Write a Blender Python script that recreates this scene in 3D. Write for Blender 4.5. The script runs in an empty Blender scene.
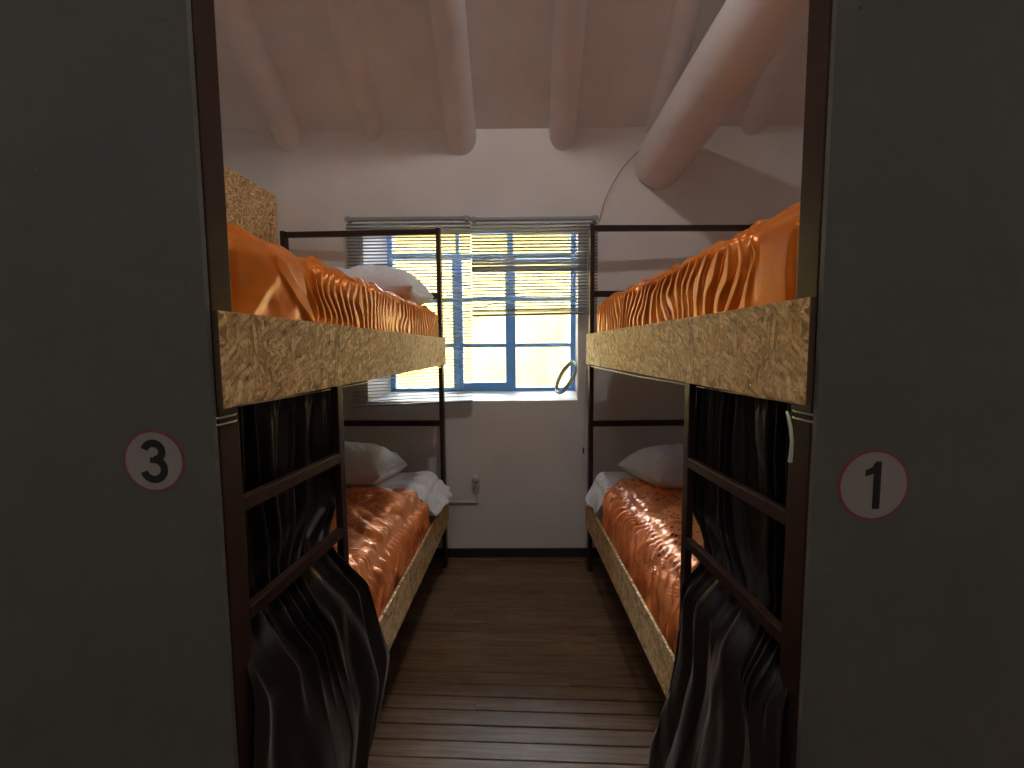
import bpy, bmesh, math, random
import numpy as np
from mathutils import Vector, Matrix
random.seed(4)
PI = math.pi
scene = bpy.context.scene
COL = scene.collection

# ------------------------------------------------------------------ materials
def new_mat(name):
    m = bpy.data.materials.new(name); m.use_nodes = True
    nt = m.node_tree; nt.nodes.clear()
    out = nt.nodes.new('ShaderNodeOutputMaterial')
    b = nt.nodes.new('ShaderNodeBsdfPrincipled')
    nt.links.new(b.outputs[0], out.inputs[0])
    return m, nt, b
def N(nt, t, **kw):
    n = nt.nodes.new(t)
    for k, v in kw.items():
        if k.startswith('i_'):
            n.inputs[k[2:].replace('_', ' ')].default_value = v
        else: setattr(n, k, v)
    return n
def coords(nt, scale=(1, 1, 1), rot=(0, 0, 0), loc=(0, 0, 0), src='Object'):
    tc = N(nt, 'ShaderNodeTexCoord'); mp = N(nt, 'ShaderNodeMapping')
    mp.inputs['Scale'].default_value = scale; mp.inputs['Rotation'].default_value = rot; mp.inputs['Location'].default_value = loc
    nt.links.new(tc.outputs[src], mp.inputs['Vector'])
    return mp.outputs[0]
def noise(nt, vec, scale, detail=4, rough=.55, dist=0):
    n = N(nt, 'ShaderNodeTexNoise'); n.inputs['Scale'].default_value = scale
    n.inputs['Detail'].default_value = detail; n.inputs['Roughness'].default_value = rough; n.inputs['Distortion'].default_value = dist
    nt.links.new(vec, n.inputs['Vector']); return n.outputs['Fac']
def ramp(nt, fac, stops):
    r = N(nt, 'ShaderNodeValToRGB'); cr = r.color_ramp
    while len(cr.elements) < len(stops): cr.elements.new(.5)
    for e, (p, c) in zip(cr.elements, stops):
        e.position = p; e.color = (*c, 1) if len(c) == 3 else c
    nt.links.new(fac, r.inputs[0]); return r.outputs[0]
def mix(nt, fac, a, b, mode='MIX'):
    m = N(nt, 'ShaderNodeMix', data_type='RGBA', blend_type=mode)
    for s, v in ((m.inputs[0], fac), (m.inputs[6], a), (m.inputs[7], b)):
        if isinstance(v, (int, float)): s.default_value = v
        elif isinstance(v, tuple): s.default_value = (*v, 1)
        else: nt.links.new(v, s)
    return m.outputs[2]
def bump(nt, b, h, strength=.3, dist=.01):
    n = N(nt, 'ShaderNodeBump'); n.inputs['Strength'].default_value = strength; n.inputs['Distance'].default_value = dist
    nt.links.new(h, n.inputs['Height']); nt.links.new(n.outputs[0], b.inputs['Normal'])
def simple(name, c, rough=.5, metal=0, var=.12, nscale=12, bmp=0, spec=.5, scale=(1, 1, 1)):
    m, nt, b = new_mat(name)
    v = coords(nt, scale)
    f = noise(nt, v, nscale)
    lo = tuple(x*(1-var) for x in c); hi = tuple(min(1, x*(1+var)) for x in c)
    nt.links.new(ramp(nt, f, [(.3, lo), (.7, hi)]), b.inputs['Base Color'])
    b.inputs['Roughness'].default_value = rough; b.inputs['Metallic'].default_value = metal
    b.inputs['Specular IOR Level'].default_value = spec
    if bmp: bump(nt, b, noise(nt, v, nscale*4), bmp, .005)
    return m

WALL = simple('plaster wall paint', (.71, .665, .635), .75, 0, .05, 3, .12, .25)
CEIL = simple('plaster ceiling paint', (.74, .70, .69), .6, 0, .06, 4, .15, .3)
BEAM = simple('glossy beam paint', (.75, .70, .69), .42, 0, .05, 5, .15, .5)
BASEB = simple('black baseboard paint', (.02, .022, .022), .5, 0, .2, 6)
METAL = simple('dark brown metal paint', (.038, .016, .011), .40, .0, .25, 9, .03, .35)
PANEL = simple('grey panel laminate', (.132, .136, .128), .55, 0, .04, 30, .08, .3)
EDGE = simple('brown stained board edge', (.10, .06, .035), .6, 0, .3, 40)
CHROME = simple('steel screws and wire', (.6, .58, .55), .3, .9, .1, 30)
ROPE = simple('white cotton cord', (.7, .68, .62), .8, 0, .1, 60)
BLIND = simple('aluminium venetian slats', (.30, .31, .31), .45, .15, .04, 8)
BLUE = simple('blue window paint', (.18, .46, 1.0), .4, 0, .08, 14, .1)
PLAST = simple('white plastic', (.62, .58, .53), .4, 0, .03, 20)
BLACK = simple('black cable rubber', (.012, .012, .012), .5, 0, .1, 20)
WHITEP = simple('white sticker vinyl', (.33, .305, .30), .5, 0, .02, 30)
REDP = simple('red sticker ring', (.30, .05, .055), .5, 0, .05, 30)
DIGIT = simple('black sticker digits', (.006, .006, .007), .5, 0, .05, 30)
SILVER = simple('silvery hoop rim', (.33, .33, .31), .35, .5, .1, 30)
SHEET = simple('white cotton sheet', (.80, .81, .84), .85, 0, .03, 18, .15, .1)
WOODIN = simple('pine slat wood', (.35, .23, .12), .6, 0, .2, 20)
SILL = simple('white painted window reveal', (.78, .80, .82), .5, 0, .03, 6, .08)
GROUND = simple('courtyard paving', (.42, .38, .32), .9, 0, .15, 4, .2)

def make_osb():
    m, nt, b = new_mat('oriented strand board')
    base = coords(nt)
    w = N(nt, 'ShaderNodeTexNoise'); w.inputs['Scale'].default_value = 5; nt.links.new(base, w.inputs['Vector'])
    dv = N(nt, 'ShaderNodeVectorMath', operation='MULTIPLY_ADD')
    nt.links.new(w.outputs['Color'], dv.inputs[0]); dv.inputs[1].default_value = (.05, .05, .05); nt.links.new(base, dv.inputs[2])
    def layer(rx, sc, seed):
        mp = N(nt, 'ShaderNodeMapping', vector_type='TEXTURE'); mp.inputs['Rotation'].default_value = (rx, 0, 0)
        mp.inputs['Location'].default_value = (seed, seed*2, seed); mp.inputs['Scale'].default_value = (sc[0], sc[1], sc[2])
        nt.links.new(dv.outputs[0], mp.inputs['Vector'])
        v = N(nt, 'ShaderNodeTexVoronoi'); v.inputs['Scale'].default_value = 1; v.inputs['Randomness'].default_value = 1
        nt.links.new(mp.outputs[0], v.inputs['Vector'])
        s = N(nt, 'ShaderNodeSeparateColor'); nt.links.new(v.outputs['Color'], s.inputs[0])
        g = noise(nt, mp.outputs[0], 3.0, 3)
        return s.outputs[0], s.outputs[1], v.outputs['Distance'], g
    pal = [(0, (.22, .135, .055)), (.12, (.40, .28, .13)), (.5, (.52, .39, .20)), (.85, (.64, .52, .30)), (1, (.72, .62, .40))]
    c = None
    for i, (rx, sc) in enumerate([(0.15, (.03, .070, .015)), (.9, (.03, .060, .014)), (-.7, (.03, .055, .013)), (1.5, (.03, .045, .012)), (.45, (.03, .036, .009))]):
        r, g, d, gr = layer(rx, sc, i*3.7)
        col = ramp(nt, r, pal)
        col = mix(nt, .35, col, ramp(nt, gr, [(.3, (.35, .25, .13)), (.7, (.8, .7, .45))]), 'MULTIPLY')
        dk = ramp(nt, d, [(.35, (1, 1, 1)), (.75, (.45, .36, .25))])
        col = mix(nt, .6, col, dk, 'MULTIPLY')
        if c is None: c = col
        else:
            k = N(nt, 'ShaderNodeMath', operation='GREATER_THAN'); k.inputs[1].default_value = .55; nt.links.new(g, k.inputs[0])
            c = mix(nt, k.outputs[0], c, col)
        hh = r
    fs = noise(nt, base, 130, 3, .6)
    c = mix(nt, .8, c, ramp(nt, fs, [(.36, (.38, .30, .22)), (.46, (1, 1, 1)), (.62, (1, 1, 1)), (.72, (1.25, 1.22, 1.15))]), 'MULTIPLY')
    br = mix(nt, 1.0, c, (1.78, 1.64, 1.55), 'MULTIPLY')
    nt.links.new(br, b.inputs['Base Color']); b.inputs['Roughness'].default_value = .6
    bump(nt, b, hh, .35, .002)
    return m
OSB = make_osb()

def make_satin(name, c, patt):
    m, nt, b = new_mat(name)
    v = coords(nt)
    f = noise(nt, v, 3, 3)
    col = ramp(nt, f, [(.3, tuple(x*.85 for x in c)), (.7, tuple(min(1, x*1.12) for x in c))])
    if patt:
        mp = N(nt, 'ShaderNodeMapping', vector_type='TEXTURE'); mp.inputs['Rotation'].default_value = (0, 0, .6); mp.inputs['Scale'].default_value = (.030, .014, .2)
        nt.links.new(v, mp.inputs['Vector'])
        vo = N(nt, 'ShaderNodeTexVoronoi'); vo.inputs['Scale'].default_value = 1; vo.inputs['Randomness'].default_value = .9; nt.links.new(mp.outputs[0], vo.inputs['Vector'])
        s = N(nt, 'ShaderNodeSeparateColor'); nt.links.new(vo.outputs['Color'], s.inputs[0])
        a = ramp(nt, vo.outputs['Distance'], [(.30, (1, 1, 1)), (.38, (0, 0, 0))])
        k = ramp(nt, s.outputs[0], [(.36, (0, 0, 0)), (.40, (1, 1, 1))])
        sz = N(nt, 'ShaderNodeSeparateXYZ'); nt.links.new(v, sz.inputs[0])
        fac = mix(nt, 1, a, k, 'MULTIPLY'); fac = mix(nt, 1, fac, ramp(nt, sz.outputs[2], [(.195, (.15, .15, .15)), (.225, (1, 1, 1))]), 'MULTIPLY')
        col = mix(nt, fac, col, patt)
    nt.links.new(col, b.inputs['Base Color'])
    b.inputs['Roughness'].default_value = .29; b.inputs['Metallic'].default_value = .18
    b.inputs['Sheen Weight'].default_value = .10; b.inputs['Sheen Tint'].default_value = (1, .7, .35, 1); b.inputs['Sheen Roughness'].default_value = .3
    bump(nt, b, noise(nt, v, 45, 3), .25, .003)
    return m
SATIN_UP = make_satin('orange satin', (.80, .205, .008), None)
SATIN_PRINT = make_satin('orange satin with leaf sprigs', (.92, .31, .10), (.30, .05, .02))
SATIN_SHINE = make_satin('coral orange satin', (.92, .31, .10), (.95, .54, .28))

def make_velvet():
    m, nt, b = new_mat('dark brown velvet')
    v = coords(nt)
    f = noise(nt, v, 6, 3)
    nt.links.new(ramp(nt, f, [(.3, (.007, .005, .0045)), (.7, (.013, .009, .008))]), b.inputs['Base Color'])
    b.inputs['Roughness'].default_value = .46
    b.inputs['Sheen Weight'].default_value = .36; b.inputs['Sheen Tint'].default_value = (.75, .6, .55, 1); b.inputs['Sheen Roughness'].default_value = .35
    return m
VELVET = make_velvet()

def make_floor():
    m, nt, b = new_mat('dark wooden floorboards')
    v = coords(nt, rot=(0, 0, .035), loc=(.17, .008, 0))
    geo = N(nt, 'ShaderNodeNewGeometry'); isl = geo.outputs['Random Per Island']
    wn = N(nt, 'ShaderNodeTexWhiteNoise', noise_dimensions='1D'); nt.links.new(isl, wn.inputs['W'])
    ad = N(nt, 'ShaderNodeVectorMath', operation='MULTIPLY_ADD'); nt.links.new(wn.outputs['Color'], ad.inputs[0]); ad.inputs[1].default_value = (9, 3, 0); nt.links.new(v, ad.inputs[2])
    g = N(nt, 'ShaderNodeMapping'); g.inputs['Scale'].default_value = (2.2, 45, 1); nt.links.new(ad.outputs[0], g.inputs['Vector'])
    gr = noise(nt, g.outputs[0], 1.6, 6, .6, .6)
    plank = ramp(nt, isl, [(0, (.130, .074, .038)), (.5, (.158, .092, .049)), (1, (.190, .113, .062))])
    col = mix(nt, .75, plank, ramp(nt, gr, [(.25, (.30, .26, .24)), (.5, (.9, .88, .85)), (.75, (1.6, 1.55, 1.5))]), 'MULTIPLY')
    wear = noise(nt, v, 3.5, 5, .6)
    col = mix(nt, ramp(nt, wear, [(.5, (0, 0, 0)), (.8, (.35, .35, .35))]), col, (.28, .205, .14))
    nt.links.new(col, b.inputs['Base Color'])
    b.inputs['Specular IOR Level'].default_value = .27
    rr = N(nt, 'ShaderNodeMapRange'); rr.inputs[3].default_value = .36; rr.inputs[4].default_value = .58; nt.links.new(gr, rr.inputs[0])
    nt.links.new(rr.outputs[0], b.inputs['Roughness'])
    bump(nt, b, gr, .25, .002)
    return m
FLOOR = make_floor()

def make_glass():
    m = bpy.data.materials.new('window glass'); m.use_nodes = True; nt = m.node_tree; nt.nodes.clear()
    out = nt.nodes.new('ShaderNodeOutputMaterial'); mx = nt.nodes.new('ShaderNodeMixShader')
    t = nt.nodes.new('ShaderNodeBsdfTransparent'); t.inputs[0].default_value = (.95, .97, .97, 1)
    g = nt.nodes.new('ShaderNodeBsdfGlossy'); g.inputs['Roughness'].default_value = .02
    fr = nt.nodes.new('ShaderNodeFresnel'); fr.inputs[0].default_value = 1.45
    n = N(nt, 'ShaderNodeTexNoise'); n.inputs['Scale'].default_value = 2
    bp = N(nt, 'ShaderNodeBump'); bp.inputs['Strength'].default_value = .02; nt.links.new(n.outputs['Fac'], bp.inputs['Height']); nt.links.new(bp.outputs[0], g.inputs['Normal'])
    nt.links.new(fr.outputs[0], mx.inputs[0]); nt.links.new(t.outputs[0], mx.inputs[1]); nt.links.new(g.outputs[0], mx.inputs[2]); nt.links.new(mx.outputs[0], out.inputs[0])
    return m
GLASS = make_glass()

def make_yellow():
    m, nt, b = new_mat('yellow painted adobe')
    v = coords(nt)
    f = noise(nt, v, 1.2, 6, .65)
    col = ramp(nt, f, [(.35, (.135, .082, .012)), (.50, (.165, .108, .020)), (.70, (.195, .145, .038))])
    sp = noise(nt, v, 5, 5, .7)
    col = mix(nt, ramp(nt, sp, [(.68, (0, 0, 0)), (.74, (.6, .6, .6))]), col, (.80, .42, .22))
    nt.links.new(col, b.inputs['Base Color']); b.inputs['Roughness'].default_value = .9
    bump(nt, b, f, .4, .03)
    return m
YELLOW = make_yellow()

# ------------------------------------------------------------------ mesh helpers
class MB:
    def __init__(s): s.v = []; s.f = []; s.m = []; s.sm = []
    def add(s, verts, faces, mat=0, smooth=False):
        o = len(s.v); s.v += [tuple(map(float, p)) for p in verts]
        for f in faces: s.f.append([i+o for i in f]); s.m.append(mat); s.sm.append(smooth)
    def box(s, a, b, mat=0, bev=.0):
        bm = bmesh.new(); bmesh.ops.create_cube(bm, size=1)
        c = [(a[i]+b[i])/2 for i in range(3)]; d = [abs(b[i]-a[i]) for i in range(3)]
        for v in bm.verts: v.co = Vector((c[0]+v.co.x*d[0], c[1]+v.co.y*d[1], c[2]+v.co.z*d[2]))
        if bev: bmesh.ops.bevel(bm, geom=list(bm.edges), offset=min(bev, min(d)*.4), segments=2, affect='EDGES', profile=.6)
        bm.verts.index_update()
        s.add([v.co for v in bm.verts], [[v.index for v in f.verts] for f in bm.faces], mat); bm.free()
    def beam(s, p, q, w, h, mat=0, bev=.002, up=(0, 0, 1)):
        p = Vector(p); q = Vector(q); d = (q-p); L = d.length; d.normalize()
        side = d.cross(Vector(up)).normalized(); u = side.cross(d).normalized()
        t = MB(); t.box((0, -w/2, -h/2), (L, w/2, h/2), 0, bev)
        s.add([p+d*a+side*b+u*c for a, b, c in t.v], t.f, mat)
    def tube(s, pts, r, seg=8, mat=0, cap=True, smooth=True):
        pts = [Vector(p) for p in pts]; n = len(pts); V = []; F = []
        rr = r if isinstance(r, (list, tuple)) else [r]*n
        prev = None
        for i, p in enumerate(pts):
            d = (pts[min(i+1, n-1)]-pts[max(i-1, 0)]).normalized()
            if prev is None:
                a = d.orthogonal().normalized()
            else:
                a = (prev-d*prev.dot(d)).normalized()
            prev = a; b = d.cross(a)
            for k in range(seg):
                t = 2*PI*k/seg; V.append(p+(a*math.cos(t)+b*math.sin(t))*rr[i])
        for i in range(n-1):
            for k in range(seg):
                F.append([i*seg+k, i*seg+(k+1) % seg, (i+1)*seg+(k+1) % seg, (i+1)*seg+k])
        s.add(V, F, mat, smooth)
        if cap:
            s.add(V[:seg], [list(range(seg))[::-1]], mat); s.add(V[-seg:], [list(range(seg))], mat)
    def build(s, name, mats, parent=None, loc=None, rz=0):
        me = bpy.data.meshes.new(name); me.from_pydata(s.v, [], s.f); me.update()
        if not isinstance(mats, (list, tuple)): mats = [mats]
        for m in mats: me.materials.append(m)
        me.polygons.foreach_set('material_index', s.m); me.polygons.foreach_set('use_smooth', s.sm)
        bm = bmesh.new(); bm.from_mesh(me); bmesh.ops.recalc_face_normals(bm, faces=bm.faces); bm.to_mesh(me); bm.free()
        o = bpy.data.objects.new(name, me); COL.objects.link(o)
        if parent: o.parent = parent
        if loc is not None: o.location = loc
        o.rotation_euler.z = rz
        return o
def grid_obj(name, P, mat, parent=None, loc=(0, 0, 0), rz=0, thick=0, closed=False):
    nu, nv = P.shape[0], P.shape[1]
    V = P.reshape(-1, 3).tolist()
    F = [[i*nv+j, (i+1)*nv+j, (i+1)*nv+j+1, i*nv+j+1] for i in range(nu-1) for j in range(nv-1)]
    me = bpy.data.meshes.new(name); me.from_pydata(V, [], F); me.update(); me.materials.append(mat)
    me.polygons.foreach_set('use_smooth', [True]*len(F))
    o = bpy.data.objects.new(name, me); COL.objects.link(o)
    o.location = loc; o.rotation_euler.z = rz
    if parent: o.parent = parent
    if thick:
        md = o.modifiers.new('thickness', 'SOLIDIFY'); md.thickness = thick; md.offset = 0
    return o
def tag(o, label, cat, group=None):
    o['label'] = label; o['category'] = cat
    if group: o['group'] = group
    return o
def struct(o): o['kind'] = 'structure'; return o
def empty(name, loc, rz=0):
    o = bpy.data.objects.new(name, None); COL.objects.link(o); o.location = loc; o.rotation_euler.z = rz
    o.empty_display_size = .1
    return o

# value noise
def vnoise(x, y, seed=0):
    xi = np.floor(x).astype(np.int64); yi = np.floor(y).astype(np.int64); xf = x-xi; yf = y-yi
    def h(a, b):
        n = (a*374761393+b*668265263+seed*1442695041) & 0xffffffff
        n = ((n ^ (n >> 13))*1274126177) & 0xffffffff
        return ((n ^ (n >> 16)) & 0xffff)/65535.0
    u = xf*xf*(3-2*xf); w = yf*yf*(3-2*yf)
    return (h(xi, yi)*(1-u)+h(xi+1, yi)*u)*(1-w)+(h(xi, yi+1)*(1-u)+h(xi+1, yi+1)*u)*w*1.0
def fbm(x, y, seed=0, o=3):
    r = 0; a = .5; t = 0
    for k in range(o): r = r+a*vnoise(x*2**k, y*2**k, seed+k*17); t += a; a *= .5
    return r/t-.5
def sstep(a, b, x):
    t = np.clip((x-a)/(b-a), 0, 1); return t*t*(3-2*t)

# ------------------------------------------------------------------ room shell
YW = 2.9; ZC = 2.80; SL = .80; XR = 2.35; YR = .15; YB = -2.6
ZR = ZC+SL*(YW-YR); TH = .42
def build_wall_back():
    m = MB()
    fx0, fx1, fz0, fz1 = -.985, .405, 1.072, 2.156       # opening in the room face
    gx0, gx1, gz0, gz1 = -.925, .432, 1.105, 2.27        # opening at the window frame
    yF, yM, yO = YW, 3.22, YW+TH
    def ring(y, r): return [(r[0], y, r[2]), (r[1], y, r[2]), (r[1], y, r[3]), (r[0], y, r[3])]
    outer = (-XR-.3, XR+.3, -.3, ZC+.05)
    A = ring(yF, outer); B = ring(yF, (fx0, fx1, fz0, fz1)); Cc = ring(yM, (gx0, gx1, gz0, gz1)); D = ring(yO, (gx0, gx1, gz0, gz1)); E = ring(yO, outer)
    V = A+B+Cc+D+E
    def band(i, j, mat): m.add([V[i+k] for k in range(4)]+[V[j+k] for k in range(4)], [[k, (k+1) % 4, 4+(k+1) % 4, 4+k] for k in range(4)], mat)
    band(0, 4, 0); band(4, 8, 1); band(8, 12, 1); band(12, 16, 0); band(16, 0, 0)
    return struct(m.build('wall_back', [WALL, SILL]))
build_wall_back()
def slab(name, a, b, mat): m = MB(); m.box(a, b); return struct(m.build(name, mat))
GAP = simple('dark gap between floorboards', (.008, .006, .005), .9)
def build_floor():
    m = MB(); m.box((-XR-.3, YB-.3, -.12), (XR+.3, YW, -.012), 1)
    rnd = random.Random(12); pit = .0685; ca, sa = math.cos(-.035), math.sin(-.035); k = 0
    for r in range(-66, 24):
        yc = 1.615+pit*(r+.5)
        x = -3.0-rnd.random()*3
        if r == 0: x = -.17-3.1
        while x < 3:
            L = rnd.uniform(2.6, 5.0)
            if r == 0 and x < -2: L = 3.1
            xe = x+L; a = x+.0012; e = xe-.0012
            g0 = .0011+rnd.random()*.0012; dz = rnd.uniform(-.0012, 0); tl = rnd.uniform(-.0007, .0007); c = .0018
            if a < 2.6 and e > -2.6:
                a2 = max(a, -2.6); e2 = min(e, 2.6)
                y0, y1 = yc-pit/2+g0, yc+pit/2-g0
                pr = [(y0, -.013), (y0, dz-tl-c), (y0+c, dz-tl), (y1-c, dz+tl), (y1, dz+tl-c), (y1, -.013)]
                V = []
                for xx in (a2, e2):
                    for yy, zz in pr:
                        X = xx; Y = yy-1.615
                        V.append((X*ca-Y*sa, min(1.615+X*sa+Y*ca, YW-.001), zz))
                n = 6
                m.add(V, [list(range(n)), list(range(2*n-1, n-1, -1))]+[[q, (q+1) % n, n+(q+1) % n, n+q] for q in range(n)], 0)
            x = xe
    return struct(m.build('floor', [FLOOR, GAP]))
build_floor()
def gable(name, x0, x1):
    m = MB(); pr = [(YB-.2, -.12), (YW+.0, -.12), (YW+.0, ZC), (YR, ZR), (YB-.2, ZC+.15)]
    V = [(x0, y, z) for y, z in pr]+[(x1, y, z) for y, z in pr]; n = 5
    m.add(V, [[0, 1, 2, 3, 4], [9, 8, 7, 6, 5]]+[[k, (k+1) % n, n+(k+1) % n, n+k] for k in range(n)])
    return struct(m.build(name, WALL))
gable('wall_left', -XR-.2, -XR); gable('wall_right', XR, XR+.2)
slab('wall_front', (-XR, YB-.2, -.0), (XR, YB, ZC+.15), WALL)
m = MB()
x0, x1 = -XR-.3, XR+.3
pr = [(YW+.5, ZC-SL*.5), (YR, ZR), (YB-.5, ZC-.05), (YB-.5, ZC+.15), (YR, ZR+.2), (YW+.5, ZC-SL*.5+.2)]
pr = [(YW, ZC), (YR, ZR), (YB-.2, ZC+.1), (YB-.2, ZC+.3), (YR, ZR+.2), (YW+TH, ZC+.3-.12), (YW+TH, ZC+.04), (YW, ZC+.04)]
V = [(x0, y, z) for y, z in pr]+[(x1, y, z) for y, z in pr]; n = len(pr)
m.add(V, [list(range(n)), list(range(2*n-1, n-1, -1))]+[[k, (k+1) % n, n+(k+1) % n, n+k] for k in range(n)])
struct(m.build('ceiling', CEIL))
m = MB(); m.box((-XR, YW-.014, 0), (XR, YW, .062), 0, .003); struct(m.build('baseboard_back', BASEB))

# ceiling beams (plastered round logs following the slope)
def log(pts, rad, wob, seed, seg=20, n=28):
    a, b = Vector(pts[0]), Vector(pts[1]); P = []; R = []
    rnd = random.Random(seed); ph = [rnd.random()*6 for _ in range(4)]
    for i in range(n):
        t = i/(n-1); p = a.lerp(b, t)
        p.x += wob*math.sin(t*5+ph[0])+wob*.5*math.sin(t*11+ph[1]); p.z += wob*.4*math.sin(t*7+ph[2])
        P.append(p); R.append((rad[0]*(1-t)+rad[1]*t)*(1+.03*math.sin(t*13+ph[3])))
    m = MB(); m.tube(P, R, seg); return m
bl = ['plastered round ceiling beam at the far left, above the strand board side panel',
      'faint plastered ceiling beam, second from the left',
      'plastered ceiling beam above the left half of the window',
      'plastered ceiling beam above the right half of the window',
      'faint plastered ceiling beam just left of the thick slanting log',
      'plastered ceiling beam partly hidden behind the thick slanting log']
for (x, r, dz), L in zip([(-1.44, .086, -.02), (-.905, .075, .030), (-.33, .092, -.035), (.30, .084, -.035), (.895, .080, .035), (1.50, .085, .050)], bl):
    o = log([(x, YW+.10, ZC-SL*.10+dz), (x+(0), YR+.05, ZR-SL*.05+dz)], (r, r*1.04), .006, int(x*100)).build('ceiling_beam', BEAM)
    tag(o, L, 'beam', 'plastered ceiling beams')
o = log([(.905, YW+.06, 2.560), (1.93, -.75, 4.20)], (.160, .178), .008, 77, 28, 40).build('ceiling_log', BEAM)
tag(o, 'thick glossy plastered log slanting down into the back wall at the right', 'beam')

# ------------------------------------------------------------------ window
win = struct(empty('window_1', (-.245, 3.255, 1.105)))
def wpart(m, name, mat):
    o = m.build(name, mat); o.parent = win; o.location = -win.location; return o
yf0, yf1 = 3.225, 3.275
fr = MB()
fr.box((-.925, yf0, 1.105), (-.888, yf1, 2.27), 0, .004); fr.box((.398, yf0, 1.105), (.432, yf1, 2.27), 0, .004)
fr.box((-.888, yf0, 1.105), (.398, yf1, 1.130), 0, .004); fr.box((-.888, yf0, 2.245), (.398, yf1, 2.27), 0, .004)
fr.box((-.888, yf0-.004, 2.065), (.398, yf1, 2.095), 0, .004)
wpart(fr, 'window_frame', BLUE)
for (a, b) in ((-.458, -.388), (-.075, -.002)):
    q = MB(); q.box((a, yf0-.006, 1.13), (b, yf1, 2.065), 0, .005); wpart(q, 'mullion', BLUE)
for (a, b) in ((-.43, -.405), (-.06, -.015)):
    q = MB(); q.box((a, yf0, 2.095), (b, yf1, 2.245), 0, .004); wpart(q, 'transom_bar', BLUE)
for (a, b) in ((-.888, -.458), (-.388, -.075), (-.002, .398)):
    q = MB()
    for z in (1.773, 1.440): q.box((a, yf0+.004, z-.014), (b, yf1-.008, z+.014), 0, .003)
    if a == -.388: q.box((a, yf0, 1.13), (b, yf1-.004, 1.168), 0, .003)
    wpart(q, 'glazing_bar', BLUE)
q = MB(); q.box((-.920, 3.250, 1.11), (.428, 3.254, 2.265)); wpart(q, 'pane', GLASS)

# ------------------------------------------------------------------ venetian blinds
def blind(name, x0, x1, ztop, zl, zr, yc, tilt, seed, label, bent=None, cord=None, stack=0):
    root = empty(name, ((x0+x1)/2, yc, min(zl, zr)))
    def pt(mm, n, mt):
        o = mm.build(n, mt, root); o.location = -root.location; return o
    h = MB(); h.box((x0-.004, yc-.014, ztop-.020), (x1+.004, yc+.018, ztop), 0, .002)
    for x in (x0+.02, x1-.02): h.box((x-.012, yc-.018, ztop-.030), (x+.012, yc+.02, ztop+.004), 0, .002)
    pt(h, 'headrail', BLIND)
    rnd = random.Random(seed); s = MB(); pitch = .0202; W = .0118
    n = int((ztop-.03-max(zl, zr)-.012)/pitch)
    for i in range(n):
        f = (i+1)/(n+1)
        za = ztop-.022+(zl+.012-ztop+.022)*f; zb = ztop-.022+(zr+.012-ztop+.022)*f
        t = tilt+rnd.uniform(-.04, .04)
        if bent and bent[0] < (za+zb)/2 < bent[1]:
            t += bent[2]*rnd.uniform(.5, 1.2); za += rnd.uniform(-.004, .004); zb += rnd.uniform(-.004, .004)
        V = []; K = 12; J = 4
        sag = rnd.uniform(-.0012, .0004)
        for k in range(K+1):
            u = k/K; x = x0+(x1-x0)*u; zc = za*(1-u)+zb*u+sag*math.sin(PI*u*3)
            for j in range(J+1):
                w = (j/J*2-1); yy = w*W; cz = .0018*(1-w*w)
                V.append((x, yc+yy*math.cos(t)-cz*math.sin(t), zc+yy*math.sin(t)+cz*math.cos(t)))
        F = [[k*(J+1)+j, (k+1)*(J+1)+j, (k+1)*(J+1)+j+1, k*(J+1)+j+1] for k in range(K) for j in range(J)]
        s.add(V, F, 0, True)
    for i in range(stack):
        z = max(zl, zr)+.008+i*.0035
        s.box((x0, yc-W, z), (x1, yc+W, z+.0012))
    o = pt(s, 'slats', BLIND)
    b = MB(); b.beam((x0, yc, zl), (x1, yc, zr), .024, .012 if not stack else .014, 0, .003); pt(b, 'bottom_rail', BLIND)
    for f in (.12, .5, .88):
        if (x1-x0) < .9 and f == .5: pass
        x = x0+(x1-x0)*f; z = zl*(1-f)+zr*f
        for dy in (-.0135, .0135):
            c = MB(); c.tube([(x, yc+dy, ztop-.02), (x+.001, yc+dy, z)], .0006, 5); pt(c, 'ladder_cord', ROPE)
    if cord:
        c = MB(); xx = cord[0]
        c.tube([(xx, yc-.02, ztop-.02), (xx-.004, yc-.022, 1.7), (xx-.012, yc-.021, 1.2), (cord[1], yc-.02, cord[2]+.02)], .0016, 6); pt(c, 'pull_cord', ROPE)
        t = MB(); t.tube([(cord[1], yc-.02, cord[2]+.028), (cord[1], yc-.02, cord[2]+.02), (cord[1], yc-.02, cord[2]-.006), (cord[1], yc-.02, cord[2]-.012)], [.002, .005, .006, .003], 8); pt(t, 'cord_tassel', BLACK)
    return tag(root, label, 'blind', 'aluminium venetian blinds at the window')
blind('venetian_blind', -1.068, -.284, 2.246, 1.046, 1.080, 2.842, -.24, 3, 'grey venetian blind let down to the sill over the left of the window')
blind('venetian_blind', -.278, .520, 2.238, 1.628, 1.640, 2.842, -.26, 8, 'grey venetian blind half raised over the right of the window, with bent slats', bent=(1.90, 2.0, -.5), cord=(.455, .434, .745), stack=5)

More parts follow.
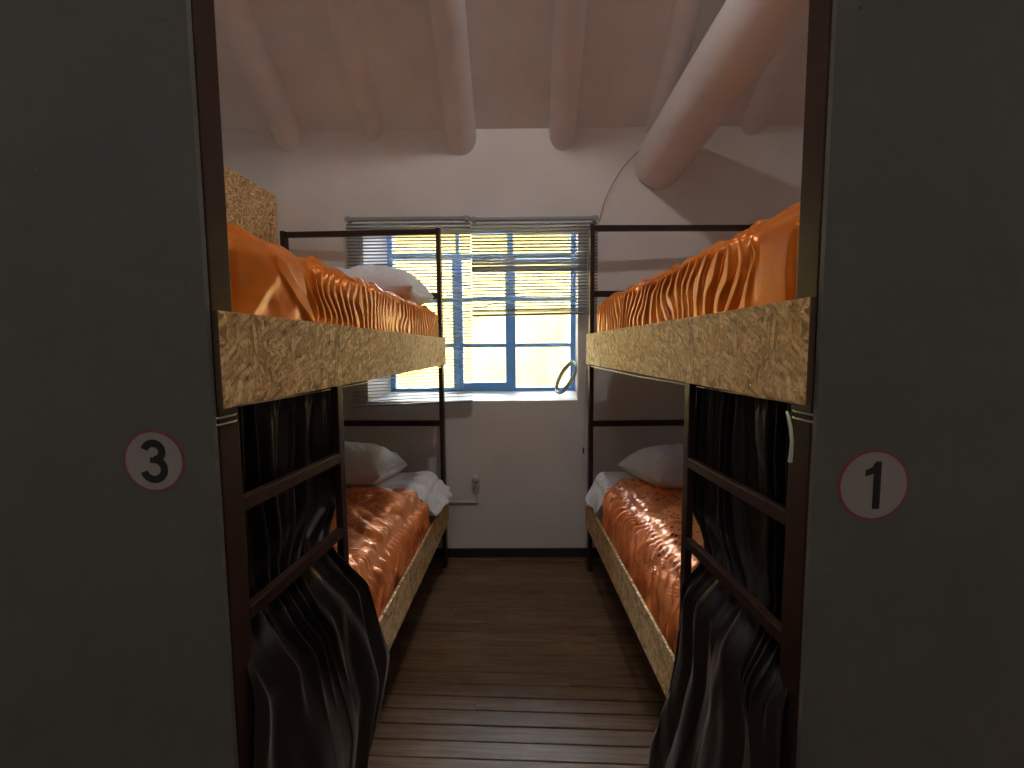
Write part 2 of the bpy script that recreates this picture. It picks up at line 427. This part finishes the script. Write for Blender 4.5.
# hoop on the sill
hp = MB()
c0 = Vector((.345, 3.04, 1.215)); ax = Vector((.09, .10, .185)).normalized(); bx = Vector((-.35, .8, -.1)); bx = (bx-ax*bx.dot(ax)).normalized()
nx = ax.cross(bx)
def ringtube(m, a, b, r, off, w):
    n = 40; V = []; F = []; sec = 8
    for i in range(n):
        t = 2*PI*i/n; p = c0+ax*a*math.cos(t)+bx*b*math.sin(t); d = (ax*a*math.cos(t)+bx*b*math.sin(t)).normalized()
        for k in range(sec):
            q = 2*PI*k/sec; V.append(p+d*r*math.cos(q)+nx*(off+w*math.sin(q)))
    for i in range(n):
        for k in range(sec): F.append([i*sec+k, ((i+1) % n)*sec+k, ((i+1) % n)*sec+(k+1) % sec, i*sec+(k+1) % sec])
    m.add(V, F, 0, True)
ringtube(hp, .125, .095, .009, 0, .015)
o = hp.build('hoop', SILVER)
tag(o, 'silvery round hoop leaning against the right jamb on the window sill', 'hoop')

# ------------------------------------------------------------------ outside
o = MB(); o.box((-7, 6.3, -1.2), (7, 6.8, 3.1), 0, .02)
b = empty('yellow_house', (0, 6.3, -1.2))
w = o.build('facade', YELLOW, b); w.location = -b.location
e = MB()
for i in range(60):
    e.tube([(-7+i*.24, 6.05, 3.12), (-7+i*.24, 6.95, 3.3)], .1, 8)
r = e.build('tile_roof', simple('terracotta roof tile', (.45, .17, .08), .8, 0, .2, 3), b); r.location = -b.location
tag(b, 'sunlit yellow painted house wall outside the window', 'building')
g = MB(); g.box((-12, YW+TH, -1.4), (12, 14, -1.2)); o = g.build('ground_outside', GROUND); struct(o)
def cable(pts, r, label, grp=None, mat=BLACK, sm=24, name='cable', cat='cable'):
    P = [Vector(p) for p in pts]; out = []
    for i in range(len(P)-1):
        p0 = P[max(i-1, 0)]; p1 = P[i]; p2 = P[i+1]; p3 = P[min(i+2, len(P)-1)]
        for k in range(sm//2):
            t = k/(sm//2); out.append(.5*((2*p1)+(p2-p0)*t+(2*p0-5*p1+4*p2-p3)*t*t+(3*p1-p0-3*p2+p3)*t*t*t))
    out.append(P[-1]); m = MB(); m.tube(out, r, 6); o = m.build(name, mat); return tag(o, label, cat, grp)
cable([(.385, 6.28, 3.08), (.36, 6.27, 2.6), (.40, 6.27, 1.9), (.385, 6.27, 1.0), (.39, 6.28, .75)], .005, 'thin cable hanging down the yellow wall outside, left of two')
cable([(.74, 6.28, 3.08), (.72, 6.27, 2.4), (.65, 6.27, 1.9), (.64, 6.27, 1.35), (.69, 6.28, 1.0)], .005, 'thin cable hanging down the yellow wall outside, right of two')
cable([(-1.6, 6.24, 1.62), (-.6, 6.2, 1.95), (0, 6.2, 2.15), (.5, 6.2, 2.45), (1.3, 6.25, 2.75)], .010, 'cable strung slantwise across the yellow wall outside')

# ------------------------------------------------------------------ back wall fittings
cable([(.535, 2.885, 2.215), (.575, 2.87, 2.36), (.67, 2.87, 2.53), (.79, 2.86, 2.655), (.90, 2.80, 2.76)], .0022, 'thin black cable curving up the back wall to the slanting log')
s = empty('wall_socket', (-.276, YW-.001, .52))
m = MB(); m.box((-.027, -.020, -.045), (.027, 0, .030), 0, .008); m.build('back_box', PLAST, s)
m = MB(); m.tube([(0, -.036, .028), (0, -.022, .028), (0, -.004, .028)], [.015, .022, .023], 20); m.build('plug_cap', PLAST, s)
m = MB(); m.tube([(0, -.028, -.012), (0, -.019, -.012)], .016, 20); m.build('outlet_face', simple('cream plastic', (.45, .42, .37), .5), s)
tag(s, 'small white wall socket low on the back wall between the beds', 'socket')
m = MB(); m.box((-.82, YW-.013, .378), (-.262, YW-.0005, .392), 0, .003); m.box((-.276, YW-.013, .392), (-.262, YW-.0005, .474), 0, .003)
tag(m.build('cable_conduit', PLAST), 'white cable conduit running along the back wall to the socket', 'conduit')

# ------------------------------------------------------------------ bunk beds
def digit_one():
    return [(-.30, .30), (-.30, .50), (-.08, .60), (.02, .78), (.22, .78), (.22, -.78), (-.03, -.78), (-.03, .38)]
def stroke(path, w):
    L = []; R = []
    for i, p in enumerate(path):
        a = path[max(i-1, 0)]; b = path[min(i+1, len(path)-1)]
        dx, dy = b[0]-a[0], b[1]-a[1]; l = math.hypot(dx, dy) or 1
        L.append((p[0]-dy/l*w/2, p[1]+dx/l*w/2)); R.append((p[0]+dy/l*w/2, p[1]-dx/l*w/2))
    return L, R
def badge(parent, cx, cz, R, digit, y):
    m = MB(); n = 48
    def disc(r0, r1, y, mat):
        V = [(cx+r0*math.cos(2*PI*k/n), y, cz+r0*math.sin(2*PI*k/n)) for k in range(n)]
        if r1 is None:
            m.add(V, [list(range(n))], mat)
        else:
            V += [(cx+r1*math.cos(2*PI*k/n), y, cz+r1*math.sin(2*PI*k/n)) for k in range(n)]
            m.add(V, [[k, (k+1) % n, n+(k+1) % n, n+k] for k in range(n)], mat)
    disc(R, None, y-.0008, 1)
    V = [(cx+R*math.cos(2*PI*k/n), yy, cz+R*math.sin(2*PI*k/n)) for yy in (y, y-.0008) for k in range(n)]
    m.add(V, [[k, (k+1) % n, n+(k+1) % n, n+k] for k in range(n)], 1)
    disc(R*.93, None, y-.0012, 0)
    s = R*.86; yy = y-.0016
    if digit == 1:
        P = digit_one(); m.add([(cx+a*s, yy, cz+b*s) for a, b in P], [[0, 1, 2, 3, 7], [3, 4, 5, 6, 7]], 2)
    else:
        path = []
        for k in range(17): t = math.radians(165-k*(165+85)/16); path.append((.0+.34*math.cos(t), .36+.34*math.sin(t)*.92))
        path = path[:]
        A = path
        Bp = []
        for k in range(21): t = math.radians(88-k*(88+168)/20); Bp.append((.0+.39*math.cos(t), -.31+.38*math.sin(t)))
        for Q in (A, Bp):
            L_, R_ = stroke(Q, .285); nn = len(Q)
            m.add([(cx+a*s, yy, cz+b*s) for a, b in L_+R_], [[k, k+1, nn+k+1, nn+k] for k in range(nn-1)], 2)
        m.add([(cx+a*s, yy-.0001, cz+b*s) for a, b in [(-.14, -.06), (.14, -.06), (.14, .14), (-.14, .14)]], [[0, 1, 2, 3]], 2)
    return m.build('number_badge', [WHITEP, REDP, DIGIT], parent)

W = 1.01; PS = .055; PX = .026; X0 = .0115
class Bed: pass
def make_bed(s, loc, rz, L, label, digit, bcx, bcz, bR, rungs, ly, zt=1.488):
    B = Bed(); B.s = s; B.rz = rz; B.L = L
    root = empty('bunk_bed', loc, rz); B.root = root; B.loc = Vector(loc)
    H = 2.155
    def bx(x0, x1, y0, y1, z0, z1, name, mat, bev=.002, parent=root):
        m = MB(); m.box((s*x0, y0, z0), (s*x1, y1, z1), 0, bev); return m.build(name, mat, parent)
    for (xa, ya) in ((X0, .002), (X0, L-PS), (W-PX, .002), (W-PX, L-PS)):
        m = MB()
        m.box((s*xa, ya, .004), (s*(xa+PX), ya+PS, H), 0, .003); m.box((s*(xa-.002), ya-.0015, 0), (s*(xa+PX+.002), ya+PS+.002, .02), 0, .002)
        m.build('post', METAL, root)
    xi0, xi1 = X0+PX, W-PX
    bx(xi0, xi1, L-.036, L-.008, H-.035, H-.002, 'top_bar', METAL)
    for z in (1.745, .945): bx(xi0, xi1, L-.036, L-.010, z-.018, z+.018, 'headboard_bar', METAL)
    # side boards of strand board, dark stained cut edge at the foot end
    for z0, z1 in ((1.318, zt), (.287, .456)):
        m = MB(); m.box((0, 0, z0), (s*.011, L, z1), 0, .0012)
        for i, f in enumerate(m.f):
            ys = [m.v[k][1] for k in f]
            if max(ys) < .004: m.m[i] = 1
        bd = m.build('side_board', [OSB, EDGE], root)
        for (yy, zz) in ((.022, z1-.025), (.030, z0+.022), (.17, z0+.02), (.17, z1-.03), (L-.03, z1-.03), (L-.03, z0+.03)):
            q = MB(); q.tube([(0, yy, zz), (s*-.0018, yy, zz)], [.0032, .0024], 10); q.build('screw', CHROME, bd)
        # rails and base slats behind the boards
        bx(X0+.027, X0+.047, PS+.003, L-PS-.001, z0+.03, z0+.07, 'side_rail', METAL)
        bx(W-.033, W-.003, PS+.003, L-PS-.001, z0+.03, z0+.07, 'side_rail', METAL)
        m = MB()
        for k in range(14):
            y = .08+k*(L-.2)/13; m.box((s*(X0+.048), y, z0+.045), (s*(W-.034), y+.07, z0+.06))
        m.build('base_slats', WOODIN, root)
    # grey end panel facing the corridor
    m = MB(); m.box((s*X0, -.012, .03), (s*(W+.35), -.001, 2.14), 0, .001); ep = m.build('end_panel', PANEL, root)
    badge(ep, bcx, bcz, bR, digit, -.012)
    for (a, z) in ((.045, 1.53), (.05, 1.03), (.048, .60), (.05, 1.95)):
        q = MB(); q.tube([(s*a, -.012, z), (s*a, -.0135, z)], [.0036, .0028], 10); q.build('panel_screw', PANEL, ep)
    # ladder
    m = MB(); m.box((s*(X0+.001), ly, .004), (s*(X0+.021), ly+.034, 1.318), 0, .003); m.build('ladder_post', METAL, root)
    for z in rungs:
        m = MB(); m.beam((s*(X0+.011), PS+.003, z[0]-.014), (s*(X0+.011), ly+.002, z[1]-.014), .020, .028, 0, .003); m.build('ladder_rung', METAL, root)
    # curtain wire stretched below the upper board (two strands)
    for dz in (0, -.012):
        m = MB(); m.tube([(s*.012, -.003, 1.302+dz), (s*.008, .001, 1.302+dz), (s*.009, .044, 1.302+dz), (s*.012, .050, 1.303+dz), (s*.055, .075, 1.308), (s*.058, L*.22, 1.303), (s*.030, L*.5, 1.302-.3*dz*.0), (s*.020, L*.8, 1.304), (s*.018, L-.045, 1.308+dz*.3)], .0018, 6)
        m.build('curtain_wire', CHROME, root)
    root['label'] = label; root['category'] = 'bunk bed'
    B.H = H
    return B
LB = make_bed(-1, (-.5095, .754, 0), -.0300, 2.05, 'bunk bed on the left with number 3 on its grey end panel', 3, -.120, 1.229, .0545, [(1.140, 1.122), (.922, .902), (.70, .69)], .485)
RB = make_bed(1, (.4955, .752, 0), .0292, 2.00, 'bunk bed on the right with number 1 on its grey end panel', 1, .115, 1.181, .0620, [(1.108, 1.100), (.872, .862), (.64, .63)], .500, 1.502)
LB.root['group'] = RB.root['group'] = 'facing brown metal bunk beds'
# strand-board side screen on the wall side of the left bed
m = MB(); m.box((-W-.085, .0, 1.30), (-W-.073, 2.105, 2.400), 0, .0012); m.build('side_screen', OSB, LB.root)
# dangling white cord end on the right bed
m = MB(); m.tube([(.000, .050, 1.300), (-.003, .040, 1.292), (-.005, .030, 1.275), (-.004, .026, 1.25), (-.004, .027, 1.225), (-.004, .029, 1.212)], [.0022, .0028, .003, .0032, .0036, .004], 7); m.build('wire_end', ROPE, RB.root)
# knot of the curtain wire at the far post, right bed
m = MB(); m.tube([(-.002, 1.975, 1.30), (-.006, 1.99, 1.29), (-.004, 1.985, 1.27), (-.005, 1.98, 1.245)], .005, 7); m.build('wire_knot', ROPE, RB.root)

def world(B, p):
    c, s_ = math.cos(B.rz), math.sin(B.rz)
    return Vector((B.loc.x+c*p[0]-s_*p[1], B.loc.y+s_*p[0]+c*p[1], p[2]))

# mattress: rounded box covered with a sheet
def mattress(B, z0, z1, label, seed):
    x0, x1, y0, y1 = .075, W-.06, .064, B.L-.064
    cx, cy, cz = (x0+x1)/2, (y0+y1)/2, z0
    nu, nv = 96, 60
    a, b, h = (x1-x0)/2, (y1-y0)/2, (z1-z0)/2
    u = np.linspace(-PI, PI, nu)[:, None]; v = np.linspace(-PI/2, PI/2, nv)[None, :]
    def sp(t, e): return np.sign(t)*np.abs(t)**e
    X = a*sp(np.cos(v), .16)*sp(np.cos(u), .18); Y = b*sp(np.cos(v), .16)*sp(np.sin(u), .18); Z = h*sp(np.sin(v), .35)+h+0*u
    P = np.stack([B.s*(X), Y, Z], -1)
    n = fbm(X*9+3, Y*9+Z*12, seed)*.010
    P[..., 2] += n*(np.sin(v) > 0); P[..., 0] += n*.4
    o = grid_obj('mattress', P, SHEET, None, world(B, (B.s*cx, cy, cz)), B.rz)
    return tag(o, label, 'mattress', 'white sheeted mattresses')
mattress(LB, 1.380, 1.618, 'white sheeted mattress on the upper bunk at the left', 2)
mattress(RB, 1.380, 1.640, 'white sheeted mattress on the upper bunk at the right', 5)
mattress(LB, .352, .618, 'white sheeted mattress on the lower bunk at the left', 9)
mattress(RB, .352, .618, 'white sheeted mattress on the lower bunk at the right', 12)

# duvets: quilted top and gathered skirt hanging on the aisle side
def duvet(B, zt, zb, y0, y1, xs, mat, label, seed, pitch, smooth_to, top_amp=1.0, seam=.07, near_fold=False, slant=0.0, r=.055, gain=1.0):
    na, nb, nt_ = 150, 110, 620
    Lx = W-.085-xs                       # top width
    drop = zt-zb
    t = np.linspace(0, 1, nt_)[None, :]; Y = y0+(y1-y0)*t
    # arc parameter a: 0 at the wall side, Lx at the edge, then down the side
    a_top = np.linspace(0, 1, na)**.75*(Lx-r)
    arc = np.linspace(0, PI/2, 24)[1:]
    a_side = np.linspace(0, 1, nb)[1:]*(drop-r)
    sx = np.concatenate([W-.085-a_top, xs+r-r*np.sin(arc), np.full(len(a_side), xs)])
    sz = np.concatenate([np.full(na, zt), zt-r+r*np.cos(arc), zt-r-a_side])
    nx = np.concatenate([np.zeros(na), -np.sin(arc), -np.ones(len(a_side))])
    nz = np.concatenate([np.ones(na), np.cos(arc), np.zeros(len(a_side))])
    s_ = np.concatenate([a_top, Lx-r+arc*r, Lx-r+r*PI/2+a_side])      # running length
    S = s_[:, None]; total = s_[-1]; seamS = Lx-seam
    Xb = sx[:, None]+0*t; Zb = sz[:, None]+0*t; NX = nx[:, None]; NZ = nz[:, None]
    Ya = Y+0*S
    # quilted top
    q1 = (Ya+sx[:, None]*1.0)/.34; q2 = (Ya-sx[:, None]*1.0)/.34
    quilt = np.abs(np.sin(PI*q1))**.45*np.abs(np.sin(PI*q2))**.45
    w = fbm(Ya*7+seed, sx[:, None]*3, seed, 3)
    cr = 1-np.abs(2*fbm(Ya*22+w*5, sx[:, None]*7+seed, seed+5, 3))*2.2
    cr2 = 1-np.abs(2*fbm(Ya*11-sx[:, None]*4+w*3, sx[:, None]*9+seed*2, seed+9, 2))*2.0
    top = (.018*quilt+.013*cr*quilt+.013*cr2*quilt+.012*w)*top_amp
    # gathers
    g = S-seamS                             # >0 in the skirt
    down = np.clip(g/(total-seamS), 0, 1)
    warp = 1.7*fbm(Ya*3.0+seed, down*1.3+2, seed+20, 2)*2+.55*fbm(Ya*11+seed, down*2.2, seed+71, 2)*2+slant*down
    ph = Ya/pitch+warp
    ph2 = Ya/pitch*2.3+warp*1.9+1.0*fbm(Ya*12, down*1.5, seed+24)*2
    fold = (.5+.5*np.cos(2*PI*ph))**2.8*1.25-.25
    fold2 = (.5+.5*np.cos(2*PI*ph2))**2.0-.3
    amp = .006+.019*vnoise(Ya*11+9, down*1.5+seed, seed+31)
    env = sstep(0, .035, g)*(.75+.25*down)
    smoothr = 1-sstep(smooth_to-.03, smooth_to+.06, Ya-y0-slant*.0+.14*(1-down)*0) if smooth_to else 0*Ya
    pl = (fold*amp+fold2*.0065*(1-.5*down))*env*gain
    ropes = .42*(.010*np.exp(-(g/.012)**2)*(.6+.8*np.cos(2*PI*Ya/.034+6*fbm(Ya*20, 0*Ya, seed+3)))-.010*np.exp(-((g-.018)/.012)**2)-.008*np.exp(-((g+.018)/.014)**2))
    big = .012*fbm(Ya*2.2, S*5, seed+44, 2)*2
    if near_fold:
        rr = fbm(Ya*5+S*4, S*6-Ya*3, seed+50, 3)*.05
        ridge = .020*np.exp(-(((Ya-y0)-(.12+.22*down))/.022)**2)+.014*np.exp(-(((Ya-y0)-(.02+.20*(1-down)))/.03)**2)*down
        alt = rr*.5+ridge*env
    else: alt = fbm(Ya*6, S*3, seed+51, 2)*.012
    D = np.where(g < 0, top, 0)*sstep(0, .05, -g)+(pl*(1-smoothr)+alt*smoothr*env+ropes*(1-smoothr)*(1 if seam else 0))+big
    # puffier skirt: belly outwards a little in the middle of the drop
    belly = .006*np.sin(PI*down)
    D = D+belly*env
    X = Xb+NX*D; Z = Zb+NZ*D
    # keep the lower hem tucked behind the board
    lim = xs+.004
    tuck = sstep(.82, .97, down)
    X = X*(1-tuck)+np.maximum(X, .016)*tuck
    X = np.maximum(X, .014)
    # closed ends: pull the foot and head edges down
    ed = np.minimum(Ya-y0, y1-Ya); lift = 1-np.sqrt(np.clip(1-(1-np.clip(ed/.035, 0, 1))**2, 0, 1))
    Z = Z-lift*.045*(NZ > .3)*1.0; X = X+lift*.03*(NX < -.3)
    # wall-side edge down
    wl = 1-np.sqrt(np.clip(1-(1-np.clip(S/.05, 0, 1))**2, 0, 1)); Z = Z-wl*.05
    yw = Ya+.006*fbm(S*9, Ya*9, seed+60)*2
    P = np.stack([B.s*X, yw, Z-zb], -1)
    o = grid_obj('duvet', P, mat, None, (B.loc.x, B.loc.y, zb), B.rz, .004)
    return tag(o, label, 'duvet', 'orange satin duvets')
duvet(LB, 1.652, 1.462, .064, 1.935, .024, SATIN_UP, 'orange satin duvet with a gathered skirt on the upper left bunk', 11, .043, .30, gain=1.35, near_fold=True, seam=.02, slant=.3)
duvet(RB, 1.682, 1.462, .064, 1.78, .024, SATIN_UP, 'orange satin duvet with a gathered skirt on the upper right bunk', 23, .055, .14, gain=1.35, seam=.02, slant=-.5)
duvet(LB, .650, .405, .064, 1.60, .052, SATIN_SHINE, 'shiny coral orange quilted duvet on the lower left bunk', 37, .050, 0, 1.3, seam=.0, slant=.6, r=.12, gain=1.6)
duvet(RB, .655, .405, .064, 1.70, .048, SATIN_PRINT, 'orange quilted duvet with small dark leaf sprigs on the lower right bunk', 41, .052, 0, .65, seam=.05, slant=.8, r=.12, gain=1.8)

# pillows
def pillow(B, cx, cy, z, sx, sy, h, rz, label, seed, tiltx=0, tilty=0):
    n = 70
    u = np.linspace(-1, 1, n)[:, None]+np.zeros((1, n)); v = np.linspace(-1, 1, n)[None, :]+np.zeros((n, 1))
    prof = (np.clip(1-np.abs(u)**3.6, 0, 1)**.5)*(np.clip(1-np.abs(v)**3.0, 0, 1)**.5)
    k = 1-.10*(1-v*v)*np.abs(u)**6; k2 = 1-.10*(1-u*u)*np.abs(v)**6
    wr = fbm(u*3.5+seed, v*3.5, seed, 4); wr2 = 1-np.abs(2*fbm(u*5+v*2+seed, v*3-u, seed+3, 3))*2
    out = []
    for sg in (1, -1):
        zz = sg*h/2*prof*(1 if sg > 0 else .75)+(wr*.030+wr2*.012)*prof*(1 if sg > 0 else 0)
        out.append(np.stack([u*k*sx/2, v*k2*sy/2, zz], -1))
    P = np.concatenate([out[0], out[1][::-1]], 0)
    P[..., 2] += h*.375
    R = Matrix.Rotation(tiltx, 3, 'X') @ Matrix.Rotation(tilty, 3, 'Y')
    P = P @ np.array(R).T
    o = grid_obj('pillow', P, SHEET, None, world(B, (B.s*cx, cy, z)), B.rz+rz)
    return tag(o, label, 'pillow', 'white pillows')
pillow(LB, .575, 1.74, .645, .66, .42, .25, -.08, 'crumpled white pillow on the lower left bunk', 3, -.12, .05)
pillow(RB, .53, 1.70, .645, .66, .42, .23, .25, 'crumpled white pillow on the lower right bunk', 8, -.05, 0)
pillow(LB, .36, 1.70, 1.640, .64, .42, .24, -.05, 'plump white pillow on the upper left bunk', 14, -.03, 0)

# sheet corners hanging over the lower boards at the head end
def sheet_corner(B, y0, y1, zt, out, zb, label, seed):
    nu, nv = 90, 60
    t = np.linspace(0, 1, nu)[:, None]+np.zeros((1, nv)); s_ = np.linspace(0, 1, nv)[None, :]+np.zeros((nu, 1))
    y = y0+(y1-y0)*s_
    r = .05; xe = .055
    hem = zb+.07*np.abs(s_-.55)**1.2+.012*fbm(s_*5, t*0, seed)*2
    a = np.clip(t/.45, 0, 1); q = np.clip((t-.45)/.2, 0, 1)*PI/2; d = np.clip((t-.65)/.35, 0, 1)
    X = .50+(xe+r-.50)*a-r*np.sin(q); Z = zt-r*(1-np.cos(q))-(zt-r-hem)*d
    fl = (out+xe)*(np.sin(q)*.25+.75*d**.7)*(.35+.65*np.sin(PI*(.12+.76*s_)))
    X = X-fl
    k = sstep(.3, .7, t)
    f = .5+.5*np.cos(2*PI*(s_*2.6+.8*fbm(s_*3, t*2, seed)*2+.3*seed))
    X = X-.022*f*d; Z = Z+.012*fbm(s_*6+seed, t*7, seed, 4)*2+.006*f*k
    Z = Z-.04*(1-sstep(.05, .25, s_))
    Z = Z-.035*sstep(.86, 1, s_)*(1-d)-.02*sstep(.86, 1, s_)*q; y = y+.015*fbm(t*5, s_*2, seed+3)*2
    P = np.stack([B.s*X, y, Z-zb], -1)
    o = grid_obj('bed_sheet', P, SHEET, None, (B.loc.x, B.loc.y, zb), B.rz, .003)
    return tag(o, label, 'sheet', 'white sheets hanging over the lower boards')
sheet_corner(LB, 1.57, 1.985, .655, .045, .520, 'white sheet corner hanging over the side board of the lower left bunk', 4)
sheet_corner(RB, 1.66, 1.935, .655, .015, .480, 'white sheet corner hanging over the side board of the lower right bunk', 7)

# curtains
def curtain(B, keys, label, seed, nf, amp):
    # keys: z, xa, ya, xb, yb  (local plan points of the two side edges)
    nu, nv = 330, 200
    zs = np.array([k[0] for k in keys]); ord_ = np.argsort(zs)
    Zv = np.linspace(keys[0][0], keys[-1][0], nv)
    def ip(c):
        y = np.array([k[c] for k in keys], float)[ord_]
        v = np.interp(Zv, zs[ord_], y)
        ker = np.ones(9)/9; vp = np.pad(v, 4, mode='edge'); return np.convolve(vp, ker, 'valid')
    xa, ya, xb, yb, bg = ip(1), ip(2), ip(3), ip(4), ip(5)
    u = np.linspace(0, 1, nu)[:, None]
    v = np.linspace(0, 1, nv)[None, :]
    X = xa+(xb-xa)*u+bg*np.sin(PI*u); Y = ya+(yb-ya)*u
    wv = 1.6*fbm(u*3.5+seed, v*2.0, seed, 2)*2
    f = (np.cos(2*PI*(u*nf+wv)))*1.0
    w2 = 1.2*fbm(u*1.6+seed*2, v*1.5+4, seed+8, 2)*2
    low = np.cos(2*PI*(u*nf*.38+w2+.12))+  .22*np.cos(2*PI*(u*nf*1.0+w2*1.6+.4))
    lw = sstep(.38, .62, v)
    f = (np.sign(f)*np.abs(f)**.8)*(1-lw)+low*lw*.95
    f2 = np.cos(2*PI*(u*nf*2.3+wv*2.1+seed))*.35*(1-sstep(.15, .6, v))
    A = amp*(.75+.6*vnoise(u*4+0*v, v*2+0*u, seed+4))
    # crimped heading at the top
    cr = .006*np.cos(2*PI*(u*nf*3.1))*(1-sstep(0, .06, v))
    d = A*(f+f2)*(.55+.45*sstep(0, .12, v))+cr
    near = sstep(0, .10, u)
    outf = 1-sstep(.72, .80, Zv)[None, :]
    X = X+(d-A*.95*outf)*near; Y = Y+.35*amp*np.sin(2*PI*(u*nf+wv)*1+.5)
    X = np.where(Zv[None, :] < .74, np.minimum(X, -.003), X)
    Y = np.maximum(Y, np.where(Zv[None, :] > .835, PS+.004, .01))
    Z = Zv[None, :]+0*u
    lc = [Z, X, Y]
    P = np.stack([B.s*X, Y, Z-keys[-1][0]], -1)
    o = grid_obj('bed_curtain', P, VELVET, None, (B.loc.x, B.loc.y, keys[-1][0]), B.rz, .002)
    return tag(o, label, 'curtain', 'dark brown bed curtains')
curtain(LB, [(1.325, .078, .068, .078, .62, 0), (1.20, .080, .068, .082, .60, 0), (1.12, .080, .068, .082, .585, 0), (1.0, .080, .068, .084, .60, 0), (.95, .082, .068, .080, .58, 0),
             (.90, .080, .068, .060, .46, 0), (.86, .050, .068, .045, .450, 0), (.81, .004, .024, .000, .455, 0), (.76, -.005, .030, -.015, .48, 0), (.62, -.005, .012, -.016, .55, -.01), (.44, -.005, .012, -.048, .585, -.02), (.30, -.005, .012, -.034, .53, -.02), (.18, -.005, .012, -.006, .50, -.01), (.02, -.005, .024, -.020, .47, 0)],
        'dark brown curtain pulled out over the ladder of the left bunk bed', 6, 8.2, .015)
curtain(RB, [(1.325, .078, .068, .078, .58, 0), (1.15, .080, .068, .080, .59, 0), (1.0, .080, .068, .080, .59, 0), (.91, .082, .068, .080, .58, 0),
             (.86, .080, .068, .060, .45, 0), (.82, .050, .060, .045, .445, 0), (.77, .004, .024, .000, .45, 0), (.72, -.005, .020, -.003, .455, 0), (.55, -.005, .012, -.006, .465, 0), (.35, -.005, .012, -.035, .495, -.01), (.22, -.005, .012, -.055, .51, -.02), (.11, -.005, .012, -.058, .505, 0)],
        'dark brown curtain pulled out over the ladder of the right bunk bed', 19, 9.3, .013)

# ------------------------------------------------------------------ lamp, sun, sky
lx, ly_ = .15, .90; lz = ZC+SL*(YW-ly_)-.13
lamp = empty('unseen_ceiling_lamp', (lx, ly_, lz+.12))
m = MB(); m.box((-.05, -.25, -.02), (.05, .25, .02), 0, .004); hs = m.build('housing', PLAST, lamp); hs.rotation_euler = (-math.atan(SL), 0, 0); hs.location = (0, 0, .0)
tag(lamp, 'white strip lamp on the sloping ceiling above the aisle', 'lamp')
def area(name, loc, rot, sx, sy, e, c):
    l = bpy.data.lights.new(name, 'AREA'); l.shape = 'RECTANGLE'; l.size = sx; l.size_y = sy; l.energy = e; l.color = c
    o = bpy.data.objects.new(name, l); COL.objects.link(o); o.location = loc; o.rotation_euler = rot; return o
def bulb(name, loc, e, c, r):
    l = bpy.data.lights.new(name, 'POINT'); l.energy = e; l.color = c; l.shadow_soft_size = r
    o = bpy.data.objects.new(name, l); COL.objects.link(o); o.location = loc; return o
bulb('lamp_light', (lx, ly_+.04, lz-.03), 19, (1.0, .98, .96), .06)
cl = empty('unseen_ceiling_lamp', (-.35, -1.5, 3.55))  # added unseen fill lamp, brightens the end panels, rungs and near floor
m = MB(); m.tube([(0, 0, .12), (0, 0, .10), (0, 0, .03), (0, 0, 0)], [.05, .13, .14, .10], 24); m.build('housing', PLAST, cl)
m = MB(); m.tube([(0, 0, .15), (0, 0, .26)], .008, 8); m.build('hanger', CHROME, cl)
tag(cl, 'added round white fill lamp over the corridor, unseen behind the camera', 'lamp')
area('corridor_fill_light', (-.35, -1.5, 3.53), (0, 0, 0), .2, .2, 2.0, (.90, 1.0, .97))
sun = bpy.data.lights.new('sun', 'SUN'); sun.energy = 1.2; sun.angle = .01; sun.color = (1, .97, .90)
so = bpy.data.objects.new('sun', sun); COL.objects.link(so); so.rotation_euler = (math.radians(32), 0, math.radians(-14))
w = bpy.data.worlds.new('world'); scene.world = w; w.use_nodes = True; nt = w.node_tree
bgn = nt.nodes['Background']
tc = nt.nodes.new('ShaderNodeTexCoord'); sp = nt.nodes.new('ShaderNodeSeparateXYZ'); nt.links.new(tc.outputs['Generated'], sp.inputs[0])
nt.links.new(ramp(nt, sp.outputs[2], [(0, (.95, .97, 1)), (.25, (.80, .90, 1)), (1, (.60, .77, 1))]), bgn.inputs[0]); bgn.inputs[1].default_value = 21

# ------------------------------------------------------------------ camera
f = 440.0
Yc = Vector((4/f, 36/f, -1)).normalized(); Zc = Vector((-41, 5371, f)); Zc = (Zc-Yc*Zc.dot(Yc)).normalized(); Xc = Yc.cross(Zc)
M = Matrix((Xc, Yc, Zc))
cam = bpy.data.cameras.new('camera'); cam.sensor_width = 36; cam.lens = f/1024*36; cam.clip_start = .02
co = bpy.data.objects.new('camera', cam); COL.objects.link(co)
mw = M.to_4x4(); mw.translation = Vector((0, 0, 1.42)); co.matrix_world = mw
scene.camera = co
vs = scene.view_settings; vs.view_transform = 'Standard'; vs.look = 'None'; vs.gamma = 1; vs.use_curve_mapping = False; vs.exposure = 1.35
scene.cycles.use_denoising = True
scene.cycles.max_bounces = 10; scene.cycles.diffuse_bounces = 6; scene.cycles.transparent_max_bounces = 12
